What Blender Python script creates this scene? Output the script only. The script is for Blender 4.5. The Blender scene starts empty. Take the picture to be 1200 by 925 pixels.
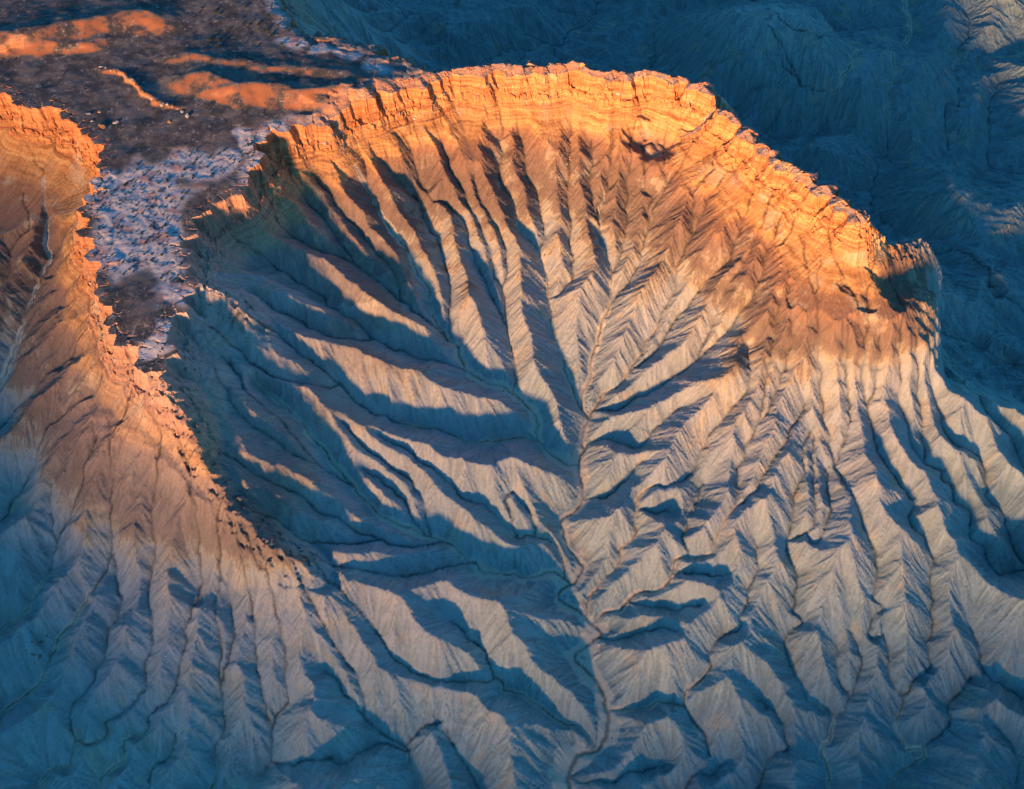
import bpy, math, random, time
import numpy as np
T0 = time.time()
# ------------------------------------------------------------------ view
HC = 560.0; PITCH = math.radians(56.0); FPX = 1082.0
CP, SP = math.cos(PITCH), math.sin(PITCH)
def ground(u, v, z):
    """world x, y of a surveyed point that lies at height z"""
    a = (np.asarray(u, float)-600.0)/FPX; b = -(np.asarray(v, float)-462.5)/FPX
    dy = CP + b*SP; dz = -SP + b*CP
    t = (z-HC)/dz
    return a*t, dy*t
# ------------------------------------------------------------------ survey of the drainage
TAGS = {'a':(200,100),'b':(400,200),'c':(650,130),'d':(650,330),'e':(200,330),'f':(250,500),'g':(650,520),
        'h':(900,420),'i':(900,250),'j':(0,250),'k':(0,450),'l':(0,693),'m':(300,693),'n':(650,693),'o':(900,693),'q':(450,500)}
TAG2 = {'1':(0,0),'2':(400,0),'3':(800,0),'4':(0,310),'5':(400,310),'6':(800,310),'7':(0,615),'8':(400,615),'9':(800,615)}
QUICK=False
CH = """
# name zmouth(or -) zhead power width ; points mouth->head, "tag x,y x,y"
main 12 47 1.0 11 ; 8 785,1000 800,870 830,805 900,785 940,690 925,620 890,550 860,510 815,475 830,440 905,400 905,370 840,320 775,280 765,240 820,200 840,145 790,80 5 775,915 790,885 850,825 845,770 825,700 840,640 850,570 865,545
a1 - 124 1.25 2 ; 5 865,545 840,500 800,410 b 1030,890 985,730 975,600 950,480 925,390 885,320 830,250 800,130 750,30 2 560,430 520,345
a1b - 120 1.2 1 ; b 940,400 945,280 930,200 915,100 870,20 2 610,420
a1c - 122 1.2 1 ; b 978,610 1050,540 1080,450 1068,360 1070,200 1060,100 2 795,560 800,420
l1 - 123 1.35 5 ; 5 822,705 770,690 700,630 685,590 680,540 640,490 600,450 520,415 450,370 410,300 370,240 b 440,700 415,600 385,500 350,430 300,330 230,240 a 1010,620 940,500 860,370
a2 - 124 1.2 1.5 ; 5 595,445 610,390 b 810,900 780,780 765,640 755,560 700,430 685,350 640,240 570,110 530,40 2 370,560 330,470 310,400
a3 - 124 1.2 1 ; b 768,730 715,620 690,570 650,460 610,370 570,240 500,180 430,130 380,60 2 230,520 180,440
a4 - 95 1.1 1 ; b 555,850 505,700 500,520 470,380 400,240 340,130
a5 - 108 1.1 1 ; b 765,560 780,440 740,300 700,220 640,100 630,20
l2 - 122 1.2 1 ; b 500,790 400,710 320,640 285,590 250,470 a 960,780 880,680 790,590 700,470 630,390
l3 - 121 1.2 1 ; b 300,620 220,560 170,515 90,460 a 850,830 770,720 680,600 590,490 555,410
l4 - 119 1.1 1 ; a 855,835 780,815 700,800 620,760 540,710 490,640 450,540
l5 - 119 1.25 1 ; 5 450,372 b 540,915 430,890 330,870 220,830 e 1000,290 930,250 860,190 760,130 700,70 600,20 a 500,860 380,800 290,755
l5b - 112 1.0 1 ; e 930,275 780,270 680,240 600,195 480,150 400,90
l6 - 119 1.4 1.5 ; q 740,88 640,55 500,75 400,70 250,20 5 240,560 130,530 50,480 e 850,540 800,490 740,450 700,410 620,380 560,320 480,260 400,240 300,240
l6b - 114 1.1 1 ; e 790,485 720,510 560,500 430,440 330,360 230,305
l7 - 112 1.35 5 ; q 855,718 780,690 700,710 600,695 480,680 430,635 380,610 330,560 280,530 200,500 130,465 60,450 f 760,380 700,330 640,270 540,130 e 720,770 640,690 560,600 450,500 380,420
l7c - 113 1.1 1 ; f 642,272 e 740,890 650,830 580,750 470,650 370,560 310,460 250,400
l7b - 114 1.1 1 ; e 700,870 600,850 510,800 420,740 330,650 270,540 215,440
l7d - 108 1.2 1 ; q 270,530 200,545 90,565 f 780,540 640,470 480,390 400,330 250,265 130,200 50,150
l7e - 98 1.2 1 ; f 778,543 640,550 540,550 440,540 330,470 290,440 200,440 100,380
l7f - 86 1.3 1 ; q 428,638 330,655 210,685 90,695 f 830,690 650,670 540,630 440,575
l8 - 84 1.2 1.5 ; q 843,700 840,610 780,540 700,510 610,515 560,450 480,385 380,330 290,250 220,200 130,130 50,70 e 960,700
l9 - 90 1.1 1 ; q 215,495 200,400 150,290 80,220 f 797,160 700,80 640,20 e 800,640
l10 - 74 1.1 1 ; f 1000,495 930,430 870,330 800,270 700,195
l11 - 62 1.1 1 ; q 620,515 590,400 560,330 590,280
l12 - 62 1.1 1 ; q 700,510 690,420 640,340 590,280
s1 - 88 1.3 1.5 ; 8 865,800 878,760 840,712 770,700 700,640 640,600 575,585 560,545 450,545 360,545 m 780,380 700,330 620,260 560,190 490,110 f 600,760 520,690 450,630 400,600
s1b - 48 1.1 1 ; m 1110,400 1090,320 1040,260 960,190 900,140
s2 18 94 1.2 1.5 ; m 770,990 770,860 725,800 715,740 650,700 600,660 540,620 510,570 495,480 470,380 400,290 330,190 m 270,80 f 440,800 390,700 340,640 290,590
s2b - 52 1.1 1 ; m 510,575 430,500 380,420 330,370
s2c - 38 1.0 1 ; m 700,700 760,640 870,600
s2d 14 42 1.2 1 ; m 1070,990 1050,915 1000,860 960,800 920,690 890,630
s2e - 40 1.0 1 ; m 715,745 600,720 500,760 400,800 330,780
s3 25 100 1.15 1.5 ; 7 845,960 900,870 940,825 945,720 990,640 1000,520 985,380 f 310,920 240,700 200,620 180,540 150,470
s3b - 100 1.1 1 ; 7 945,715 900,550 890,450 880,320 f 170,830 140,700 135,600 120,500
s3c - 55 1.2 1 ; 7 940,828 1020,845 1060,830 m 340,740
s4 28 101 1.15 1.5 ; l 960,980 1005,870 1000,740 1035,655 1020,450 1015,300 1000,100 1005,0 k 1010,900 1035,770 1045,650 1080,570
s4b - 66 1.1 1 ; l 1030,450 1070,300 1090,150 1080,50
s5 30 122 1.1 1.5 ; l 485,980 490,860 570,790 580,710 680,640 690,550 760,500 800,400 830,300 860,120 k 905,850 915,700 905,560 890,450 880,350 840,280
s6 30 124 1.1 1.5 ; l 205,980 205,860 250,822 320,820 345,700 420,700 470,640 475,575 560,540 640,430 665,290 690,200 675,60 k 670,900 690,700 700,560 745,400 770,260 690,140
s6b - 72 1.2 1 ; l 345,690 350,530 430,440 500,280 520,180 560,60 k 545,800
s6c 28 50 1.1 1 ; l 690,1000 690,900 720,820 790,740 800,650
s7 32 126 1.1 1.6 ; l -100,640 40,535 130,460 190,390 230,250 300,150 380,40 k 440,900 490,750 500,640 520,500 535,370 535,280 570,180 630,60
s8 40 112 1.15 1.5 ; l -120,220 40,155 110,80 k 185,920 240,730 325,610 350,540 400,450 430,330 450,250
s8b - 92 1 1 ; k 240,740 225,620 220,450
s9 55 126 1.15 1 ; k -120,720 0,640 60,545 150,400 190,290 240,215 330,150 390,100 480,30 j 500,700
s10 65 124 1.1 1 ; k -100,260 0,200 100,100 j 190,830 240,760 320,690 400,600 440,530
s11 72 126 1.1 3 ; j -160,960 0,790 40,700 110,560 150,430 190,330 220,260 230,180 1 150,700 145,600 120,550
s11b - 118 1.1 1 ; j 190,330 250,320 330,270 370,200
s12 80 122 1.1 1 ; j -160,560 0,360 50,270 60,150 1 100,780 60,650
r1 - 120 1.25 2.5 ; d 150,650 130,570 165,450 185,330 225,200 265,90 c 268,750 235,670 215,560 222,450 245,330 265,220 275,100
r1b - 121 1.15 1 ; c 270,780 300,710 330,590 330,480 340,370 350,260 360,150 375,70
r1c - 112 1.1 1 ; c 218,580 180,430 170,300 180,150
r2 - 123 1.15 1 ; d 262,110 c 290,870 380,740 430,600 470,480 530,380 580,300 620,220 660,150
r2b - 121 1.1 1 ; c 432,580 438,420 420,300 415,120
r2c - 121 1.1 1 ; c 520,390 500,280 510,160 530,90
r3 - 122 1.2 1.5 ; d 165,645 215,545 290,490 350,420 380,360 430,280 485,200 540,80 c 565,790 600,680 640,600 700,490 740,420 800,350 870,305
r3b - 122 1.1 1 ; c 630,605 640,520 655,400 700,340 750,220
r4 - 122 1.2 1 ; d 350,420 440,350 510,270 570,180 640,100 700,30 c 800,740 840,640 880,540 900,450 975,370
r5 - 121 1.25 1 ; d 185,615 290,600 380,550 470,505 560,440 660,370 700,290 740,190 790,80 c 850,800 890,740 940,600 1010,430
r5b - 120 1.15 1 ; d 660,370 720,320 800,240 870,160 c 930,880 960,760 1000,640 1050,520 1100,480
r5c - 118 1.1 1 ; c 960,750 1050,670 1100,570
r6 - 66 1.2 1 ; d 112,800 160,760 240,742 320,765 400,775 480,680 590,590
r7 - 56 1.2 1 ; g 150,255 240,245 330,160 420,80
r8 - 100 1.15 1.5 ; g 135,805 170,730 235,640 300,560 297,505 372,420 375,310 398,250 440,205 540,180 620,130 680,30 d 700,740 780,630 840,560 900,500 920,380 930,250
r8b - 48 1.1 1 ; g 385,280 440,310 540,325
r9 - 114 1.15 1.5 ; g 190,835 230,797 300,790 370,710 480,690 550,640 560,550 620,522 740,497 765,420 835,290 870,130 905,0 d 975,640 1040,500 1090,390 1110,250 i 95,400 80,280
r9b - 104 1.05 1 ; d 978,640 985,500 1010,330 1040,100
r9c - 84 1.1 1 ; g 840,290 910,240 975,160 h 50,420 130,300 190,180
r9d - 50 1.1 1 ; g 625,520 600,400 650,300 700,200
r9e - 40 1.1 1 ; g 560,605 700,615 790,630
r9f - 40 1.1 1 ; n 370,60 540,92 690,62
r10 - 46 1.2 1.5 ; n 262,562 330,563 415,558 480,520 595,530 610,455 720,385 712,300 770,208 862,180 865,110 915,30 g 915,690 945,600 945,470
r11 -5 72 1.25 1.5 ; o 285,990 280,800 248,755 300,660 290,560 185,515 165,430 115,400 105,330 80,260 85,210 155,145 120,100 125,30 g 1115,690 1130,600 1085,520 1085,400 1120,270 h 155,545 170,420 200,310
r11b - 72 1.1 1 ; h 88,850 190,800 225,700 220,500 225,340
r11c - 55 1.1 1 ; h 235,850 290,700 270,520
r12 -12 126 1.12 1.5 ; o 590,990 595,860 720,785 728,735 652,742 645,690 595,620 650,515 635,470 575,385 585,290 550,215 500,205 497,130 545,70 495,20 9 695,180 685,100 h 460,740 400,600 380,520 340,390 300,230 i 255,660 220,545 205,430 180,310 160,200 145,100
r12b - 92 1.1 1 ; h 365,430 400,300 405,200 370,60 i 330,620
r12c - 122 1 1 ; i 215,460 225,320 240,220
r13 - 125 1.12 1 ; o 645,480 715,405 770,340 775,230 800,160 785,20 h 790,920 760,860 750,800 690,735 705,650 640,530 545,385 520,280 500,170 i 460,740 440,640 400,560 370,440 300,300 260,180 250,90
r13b - 120 1 1 ; i 440,620 440,500 445,400 470,300 510,200
r13c - 106 1 1 ; i 500,850 540,720 520,560
r14 0 116 1.12 1 ; 9 1300,150 1180,165 1110,180 1070,130 1055,70 h 1000,860 950,820 965,720 890,650 882,575 830,545 820,490 750,460 700,390 690,280 640,150 600,30 i 585,600 590,430 570,330 560,230
r14b - 104 1 1 ; h 752,450 755,300 740,130 i 720,720 680,600 630,450
r15 8 108 1.15 1 ; h 1330,1050 1190,900 1150,760 1130,685 1055,620 1065,560 1050,470 1000,385 935,350 880,290 860,170 i 820,740 765,620 740,500 700,400
r16 10 104 1.15 1 ; h 1330,600 1190,510 1150,385 1090,300 1040,240 1000,150 i 985,780 965,640 930,520 880,400 820,280 790,210
r17 18 88 1.3 1 ; i 1330,700 1170,580 1060,450 960,385 900,290 850,200
n2 -4 25 1.2 1 ; n 900,1000 1000,800 1085,740 1080,650 1050,580 960,480
n3 - 32 1.1 1 ; n 600,532 650,590 720,640 740,720
n4 - 38 1.1 1 ; n 82,880 250,890 400,820 560,770
n5 6 27 1.1 1 ; n 540,990 640,870 760,830 850,765
n6 - 42 1.1 1 ; n 210,240 300,240 430,180 560,190
o1 -8 15 1.2 1 ; o 1330,580 1130,470 1060,420 1000,350 980,260 950,180
o3 - 5 1.1 1 ; o 728,733 820,640 860,520 950,400
o4 -14 8 1.1 1 ; o 1150,990 1170,850 1165,780 1130,690 1060,620
o5 - 26 1.2 1 ; o 305,610 385,500 430,370 420,250 390,190
o6 - 24 1.1 1 ; o 375,490 320,380 330,250
b1 -72 -46 1 3 ; 3 760,-60 775,20 795,110 770,170 780,210 803,240 740,280 680,297 635,300 625,335 560,350 530,390 505,440 480,462 370,440 300,410
b2 - -42 1 1.5 ; 3 680,297 675,350 690,400 675,440 680,490 710,550 665,575 670,640 650,700 655,760
b3 - -20 1.2 1 ; 3 632,320 520,325 400,340 310,300 250,220
b3b - -24 1.2 1 ; 3 520,325 480,250 400,180 350,120
b4 - -40 1.1 1 ; 3 793,100 740,95 640,105 560,120 470,60 400,20
b5 - -24 1.1 1 ; 3 370,440 290,350 240,280
b6 -74 -62 1 2 ; 3 1330,170 1100,205 1035,200 1025,245 990,215 935,260 938,420 893,430 890,480 920,550
b6b - -62 1 1 ; 3 980,215 960,180 1000,120 990,40
b7 -72 -62 1 1 ; 3 1330,640 1120,600 1065,560 1070,450 1060,400 1110,290
b8 -70 -48 1 1 ; 2 900,-60 880,60 800,120 760,180 640,170
b9 - -36 1.1 1 ; 2 880,60 700,60 560,100 450,130 330,90
b9b - -42 1 1 ; 2 640,75 500,20 380,-20
b10 -70 -54 1 1 ; 3 320,-60 200,50 90,110 0,140 2 1100,180
b11 0 14 1.1 1 ; i 1330,540 1150,420 1060,350 1030,250 960,130 880,90 720,80 620,120
"""
X0, X1, Y0, Y1 = -672.0, 672.0, 24.0, 1048.0
def parse():
    out = []; pool = np.zeros((0,3))
    for ln in CH.strip().splitlines():
        if ln.startswith('#'): continue
        hd, body = ln.split(';')
        nm, zm, zh, pw, w = hd.split()
        pts = []; tag = None
        for tok in body.split():
            if ',' in tok:
                x, y = map(float, tok.split(','))
                if tag in TAGS: ox, oy = TAGS[tag]; k = 3.987
                else: ox, oy = TAG2[tag]; k = 2.985
                pts.append((ox+x/k, oy+y/k))
            else: tag = tok
        p = np.array(pts)
        if zm == '-':
            d = np.hypot(pool[:,0]-p[0,0], pool[:,1]-p[0,1]); j = d.argmin()
            if d[j] > 9: print('SNAP', nm, round(d[j],1))
            if d[j] > 4: p = np.vstack([pool[j,:2], p])
            else: p[0] = pool[j,:2]
            zm = pool[j,2]
        else: zm = float(zm)
        seg = np.hypot(*np.diff(p, axis=0).T); s = np.r_[0, seg.cumsum()]; L = s[-1]
        n = max(4, int(L/1.5)); t = np.linspace(0, L, n)
        # Catmull-Rom resample
        idx = np.clip(np.searchsorted(s, t, side='right')-1, 0, len(p)-2)
        f = ((t-s[idx])/np.maximum(seg[idx],1e-6))[:,None]
        P1 = p[idx]; P2 = p[idx+1]; P0 = p[np.maximum(idx-1,0)]; P3 = p[np.minimum(idx+2,len(p)-1)]
        q = 0.5*((2*P1)+(P2-P0)*f+(2*P0-5*P1+4*P2-P3)*f**2+(3*P1-P0-3*P2+P3)*f**3)
        z = zm + (float(zh)-zm)*(t/L)**float(pw)
        pool = np.vstack([pool, np.c_[q, z]])
        x,y = ground(q[:,0],q[:,1],z)
        if hd.split()[1] != '-' and q[0,1] > 925:      # carry the stream on to the end of the block
            n = int(max(y[0]-Y0,0)/3)+2; e = np.linspace(0,1,n)[:-1]
            dx_ = (x[0]-x[min(25,len(x)-1)])*.8
            x = np.r_[x[0]+dx_*(1-e),x]; y = np.r_[Y0+(y[0]-Y0)*e,y]; z = np.r_[z[0]-.04*(y[len(e)]-y[:len(e)]),z]
        out.append((nm, x, y, z, float(w)))
    return out

# ------------------------------------------------------------------ grids
CHN = parse()
def rng(s): return np.random.default_rng(s)
def up(a, ny, nx):
    """bicubic-ish (smoothed bilinear) resample of a lattice to ny,nx"""
    yy = np.linspace(0, a.shape[0]-1.0001, ny); xx = np.linspace(0, a.shape[1]-1.0001, nx)
    iy = yy.astype(int); ix = xx.astype(int); fy = (yy-iy)[:,None].astype(np.float32); fx = (xx-ix)[None,:].astype(np.float32)
    fy = fy*fy*(3-2*fy); fx = fx*fx*(3-2*fx)
    r0 = a[iy]; r1 = a[np.minimum(iy+1,a.shape[0]-1)]
    r = r0*(1-fy)+r1*fy
    c0 = r[:,ix]; c1 = r[:,np.minimum(ix+1,a.shape[1]-1)]
    return c0*(1-fx)+c1*fx
def uplin(a, ny, nx):
    yy = np.linspace(0, a.shape[0]-1.0001, ny); xx = np.linspace(0, a.shape[1]-1.0001, nx)
    iy = yy.astype(int); ix = xx.astype(int); fy = (yy-iy)[:,None].astype(np.float32); fx = (xx-ix)[None,:].astype(np.float32)
    r = a[iy]*(1-fy)+a[np.minimum(iy+1,a.shape[0]-1)]*fy
    return r[:,ix]*(1-fx)+r[:,np.minimum(ix+1,a.shape[1]-1)]*fx
def noise(ny, nx, cell, seed):
    """value noise in [-1,1] with features of `cell` metres"""
    gy = int((Y1-Y0)/cell)+2; gx = int((X1-X0)/cell)+2
    return up(rng(seed).uniform(-1,1,(gy,gx)).astype(np.float32), ny, nx)
def fbm(ny, nx, cell, octv, seed, gain=0.5):
    s = np.zeros((ny,nx),np.float32); a = 1.0; t = 0
    for k in range(octv):
        s += a*noise(ny,nx,cell/2**k,seed+k*17); t += a; a *= gain
    return s/t*1.6
def smooth(x,a,b):
    t = np.clip((x-a)/(b-a),0,1); return t*t*(3-2*t)
def blur(a, n=1):
    for _ in range(n):
        b = np.pad(a,1,mode='edge'); a = (b[:-2,1:-1]+b[2:,1:-1]+2*b[1:-1,1:-1])/4
        b = np.pad(a,1,mode='edge'); a = (b[1:-1,:-2]+b[1:-1,2:]+2*b[1:-1,1:-1])/4
    return a
NB = [(-1,0),(1,0),(0,-1),(0,1),(-1,-1),(-1,1),(1,-1),(1,1)]
def shift(a, dy, dx, fill):
    r = np.full_like(a, fill); ny,nx = a.shape
    if abs(dy)>=ny or abs(dx)>=nx: return r
    ys,ye = max(0,-dy),min(ny,ny-dy); xs,xe = max(0,-dx),min(nx,nx-dx)
    r[ys:ye,xs:xe] = a[ys+dy:ye+dy, xs+dx:xe+dx]; return r
def distfield(mask, dx, maxd, iters=None, carry=None):
    """approximate Euclidean distance from mask (8SSEDT by jump flooding); also returns the nearest index"""
    ny,nx = mask.shape
    iy,ix = np.mgrid[0:ny,0:nx].astype(np.int32)
    sy = np.where(mask,iy,-99999).astype(np.int32); sx = np.where(mask,ix,-99999).astype(np.int32)
    d = np.where(mask,0,1e12).astype(np.float64)
    st = 1
    while st*dx < maxd: st *= 2
    while st >= 1:
        for dy_ in (-st,0,st):
            for dx_ in (-st,0,st):
                if dy_==0 and dx_==0: continue
                ty = shift(sy,dy_,dx_,-99999); tx = shift(sx,dy_,dx_,-99999)
                dd = (ty-iy).astype(np.float64)**2+(tx-ix).astype(np.float64)**2
                m = dd < d
                d[m]=dd[m]; sy[m]=ty[m]; sx[m]=tx[m]
        st //= 2
    return (np.sqrt(np.minimum(d,1e10))*dx).astype(np.float32), sy, sx
def poly_mask(poly, ny, nx):
    xs = np.linspace(X0,X1,nx); ys = np.linspace(Y0,Y1,ny)
    m = np.zeros((ny,nx),bool)
    px,py = poly[:,0],poly[:,1]; n=len(poly)
    for i in range(n):
        x1,y1,x2,y2 = px[i],py[i],px[(i+1)%n],py[(i+1)%n]
        if y1==y2: continue
        lo,hi = min(y1,y2),max(y1,y2)
        r = np.where((ys>=lo)&(ys<hi))[0]
        for k in r:
            xc = x1+(ys[k]-y1)*(x2-x1)/(y2-y1)
            m[k, xs>=xc] ^= True
    return m
# ------------------------------------------------------------------ caprock plan
def wpoly(z, pts):
    p = np.array(pts,float); x,y = ground(p[:,0],p[:,1],z); return np.c_[x,y]
MESA = wpoly(150, [(-90,80),(0,112),(15,120),(30,128),(50,124),(70,136),(95,150),(112,168),(122,188),(110,212),(98,240),(93,270),(98,290),
 (106,310),(113,335),(121,352),(117,370),(121,392),(135,405),(150,415),(165,430),(178,440),(188,446),(196,432),(203,408),(199,388),(212,366),(214,348),(226,338),(240,336),
 (230,318),(222,300),(219,280),(222,262),(238,250),(262,240),(275,232),(283,215),(290,205),(300,190),(308,165),(318,155),(345,150),(370,142),
 (400,132),(415,124),(440,118),(460,108),(480,100),(500,95),(520,88),(545,85),(575,82),(600,81),(640,82),(672,77),(700,86),(720,91),(750,86),(790,94),
 (815,101),(826,112),(838,108),(832,96),(815,88),(790,80),(750,74),(735,78),(700,78),(672,66),(640,70),(600,69),(560,73),(520,79),(495,76),(470,64),
 (440,50),(400,42),(350,30),(322,0),(310,-40),(240,-180),(-300,-180),(-300,60)])
FIN = wpoly(147, [(834,134),(850,138),(865,158),(880,172),(905,192),(925,208),(945,224),(965,232),(985,246),(1000,258),(1008,262),(1014,256),(1006,244),(978,218),
 (948,204),(908,172),(886,160),(868,140),(850,128),(838,124)])
CREST = [[(1008,258,147),(1030,275,128),(1042,290,120),(1060,288,115),(1080,282,106)],
         [(188,446,148),(215,490,136),(235,535,126),(268,590,112),(300,625,102),(350,660,90)],
         [(240,336,148),(262,345,142),(285,368,132),(300,392,122)]]
BACKP = wpoly(110,[(-900,-60),(310,-60),(322,-5),(350,28),(400,38),(440,47),(470,60),(500,73),(560,70),(640,66),(700,72),(750,70),(800,82),(835,98),(850,122),(908,165),(948,198),(1006,238),(1040,283),(1075,276),(1112,286),(1150,330),(1420,420),(1800,-100),(1800,-700),(-900,-700)])
BGC = [[(838,98,-4),(850,70,16),(865,45,34),(890,20,44),(920,15,44),(950,25,38),(985,50,26),(1045,58,4)],[(935,178,-14),(955,165,2),(985,168,-10)],
       [(1072,232,-10),(1085,220,2),(1105,217,8),(1130,225,8),(1165,240,2),(1210,250,-6)],[(400,-10,-4),(450,8,10),(520,12,8),(580,0,-4)]]
def crest_field(ny,nx,dx,CREST=CREST,md=70):
    m = np.zeros((ny,nx),bool); zc = np.zeros((ny,nx),np.float32)
    for c in CREST:
        c = np.array(c,float); x,y = ground(c[:,0],c[:,1],c[:,2])
        s = np.r_[0,np.hypot(np.diff(x),np.diff(y)).cumsum()]; t = np.linspace(0,s[-1],int(s[-1]/dx*2.5)+2)
        i = np.round((np.interp(t,s,x)-X0)/dx).astype(int); j = np.round((np.interp(t,s,y)-Y0)/dx).astype(int)
        ok = (j>=0)&(j<ny)&(i>=0)&(i<nx); t = t[ok]; i = i[ok]; j = j[ok]
        m[j,i] = True; zc[j,i] = np.interp(t,s,c[:,2])
    d,sy,sx = distfield(m,dx,md)
    return d, zc[np.clip(sy,0,ny-1),np.clip(sx,0,nx-1)]
def run_levels():
    Z = None
    # ridge lines that carry their own height (crest outcrops past the end of the caprock)
    levels = [6.4, 3.2, 1.6, 0.8] if not QUICK else [6.4,3.2,1.6]
    for lv,dx in enumerate(levels):
        nx = int(round((X1-X0)/dx))+1; ny = int(round((Y1-Y0)/dx))+1
        # meander of the surveyed lines, the same at every level
        fixed = np.full((ny,nx),1e9,np.float32)
        r1 = rng(5).uniform(-1,1,(140,180)).astype(np.float32); r2 = rng(6).uniform(-1,1,(140,180)).astype(np.float32)
        def warp(x,y):
            def s(r,c):
                gx = (x-X0)/c % 170; gy = (y-Y0)/c % 130
                i = gx.astype(int); j = gy.astype(int); fx=gx-i; fy=gy-j
                fx=fx*fx*(3-2*fx); fy=fy*fy*(3-2*fy)
                return (r[j,i]*(1-fx)+r[j,i+1]*fx)*(1-fy)+(r[j+1,i]*(1-fx)+r[j+1,i+1]*fx)*fy
            return x+1.6*s(r1,8)+.8*s(r1,3.7), y+1.6*s(r2,8)+.8*s(r2,3.7)
        wd = np.zeros((ny,nx),np.float32)
        for nm,x,y,z,w in CHN:
            # dense samples
            n = int(np.hypot(np.diff(x),np.diff(y)).sum()/(dx*.4))+2
            s = np.r_[0,np.hypot(np.diff(x),np.diff(y)).cumsum()]; t = np.linspace(0,s[-1],n)
            x = np.interp(t,s,x); y = np.interp(t,s,y); zz = np.interp(t,s,z)
            x,y = warp(x,y)
            i = np.round((x-X0)/dx).astype(int); j = np.round((y-Y0)/dx).astype(int)
            ok = (i>=0)&(i<nx)&(j>=0)&(j<ny)
            np.minimum.at(fixed,(j[ok],i[ok]),zz[ok].astype(np.float32))
            np.maximum.at(wd,(j[ok],i[ok]),np.float32(w*(1-.75*(t/s[-1])**.8))[ok] if w>1 else np.full(ok.sum(),.3,np.float32))
        fm = fixed<1e8
        if lv==0:            # the streams leave the surveyed block at the level of the nearest wash
            _,sy,sx = distfield(fm,dx,1500)
            ez = np.where(sy>-9,fixed[np.clip(sy,0,ny-1),np.clip(sx,0,nx-1)],0)
            EDGE = [(a,b,float(ez[b,a])-2) for a in range(3,nx-2,7) for b in (0,ny-1)]+[(a,b,float(ez[b,a])-2) for b in range(5,ny-2,7) for a in (0,nx-1)]
        for a,b,z_ in EDGE:
            a = int(round(a*6.4/dx)); b = int(round(b*6.4/dx))
            fixed[b,a] = min(fixed[b,a],z_); fm[b,a] = True
        if lv==0:            # no wash may hang above what a hillside to its neighbours can carry
            dmm,myy,_ = distfield(poly_mask(MESA,ny,nx)|poly_mask(FIN,ny,nx),dx,170); dcr,_ = crest_field(ny,nx,dx)
            FS = .47+.9*((dmm<60)|(dcr<40)|((dmm<165)&(np.arange(ny)[:,None]>myy+dmm/dx*.15)))
            F = np.where(fm,fixed,1e4).astype(np.float32)
            for it in range(300):
                Fn = F
                for dy_,dx_ in NB: Fn = np.minimum(Fn, shift(F,dy_,dx_,1e4)+FS*dx*math.hypot(dy_,dx_))
                if np.abs(Fn-F).max()<.01: break
                F = Fn
            print('lowered',[(float((fixed-F)[fm].max()))])
        Fl = uplin(F,ny,nx)+.5*dx*.6
        fixed = np.where(fm,np.minimum(fixed,Fl),1e9).astype(np.float32)
        # jittered node positions
        g = rng(40+lv)
        jx = g.uniform(-.32,.32,(ny,nx)).astype(np.float32)*dx; jy = g.uniform(-.32,.32,(ny,nx)).astype(np.float32)*dx
        # mesa distance field
        mm = poly_mask(MESA,ny,nx)|poly_mask(FIN,ny,nx)
        dm,my,_ = distfield(mm,dx,170)
        bk = smooth((np.arange(ny)[:,None]-my)*dx/np.maximum(dm,1),.0,.6)*(my>-9)*(1-smooth(dm,110,165))*smooth(dm,.1,8)
        dcr,zcr = crest_field(ny,nx,dx)
        dc,cy,cx = distfield(fm,dx,60)
        cw = wd[np.clip(cy,0,ny-1),np.clip(cx,0,nx-1)]
        # slope a dry hillside holds
        vback = blur(poly_mask(BACKP,ny,nx).astype(np.float32),3)
        S0 = 0.86*(1+0.22*fbm(ny,nx,60,4,100))*(1+.10*noise(ny,nx,3.0,7)+.16*noise(ny,nx,8.0,8)+.12*noise(ny,nx,19.0,9))
        S0 = S0*(1+0.55*(1-smooth(np.minimum(dm,dcr+6),8,30)))
        S0 = S0*(1+.8*bk)*(1-.30*vback*(1-bk))
        S0 = S0*(0.32+0.68*smooth(dc,cw*.7,cw*1.5+.01))        # flat alluvial floor beside the washes
        S0 = S0.astype(np.float32)
        A0 = 220.0-200*vback; TH = 0.155-.02*vback
        D = []
        for dy_,dx_ in NB:
            ex = shift(jx,dy_,dx_,0)-jx+dx_*dx; ey = shift(jy,dy_,dx_,0)-jy+dy_*dx
            D.append(np.sqrt(ex*ex+ey*ey))
        if Z is None:
            Z = np.where(fm,fixed,1e4).astype(np.float32)
            for it in range(400):
                Zn = Z
                for k,(dy_,dx_) in enumerate(NB):
                    Zn = np.minimum(Zn, shift(Z,dy_,dx_,1e4)+.45*S0*D[k])
                if np.abs(Zn-Z).max()<.01: break
                Z = Zn
        else:
            Z = uplin(Z,ny,nx)
        N = ny*nx; ids = np.arange(N,dtype=np.int32).reshape(ny,nx)
        nit = [30,14,7,4][lv]
        for it in range(nit):
            Zw = Z + (noise(ny,nx,dx*3,900+it+lv*50)*.2*dx if it<nit-2 else 0)
            Zw = np.where(fm,fixed,Zw)
            for _ in range(60):      # lift pits
                best = np.full((ny,nx),1e9,np.float32)
                for k,(dy_,dx_) in enumerate(NB): best = np.minimum(best,shift(Zw,dy_,dx_,1e9))
                pit = (best>=Zw)&~fm
                if pit.sum()==0: break
                Zw = np.where(pit,best+.02*dx,Zw)
            bs = np.zeros((ny,nx),np.float32)+1e-7; rec = ids.copy(); bd = np.zeros((ny,nx),np.float32)
            for k,(dy_,dx_) in enumerate(NB):
                s = (Zw-shift(Zw,dy_,dx_,1e9))/D[k]
                m = s>bs
                bs = np.where(m,s,bs); rec = np.where(m,ids+dy_*nx+dx_,rec); bd = np.where(m,D[k],bd)
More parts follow.
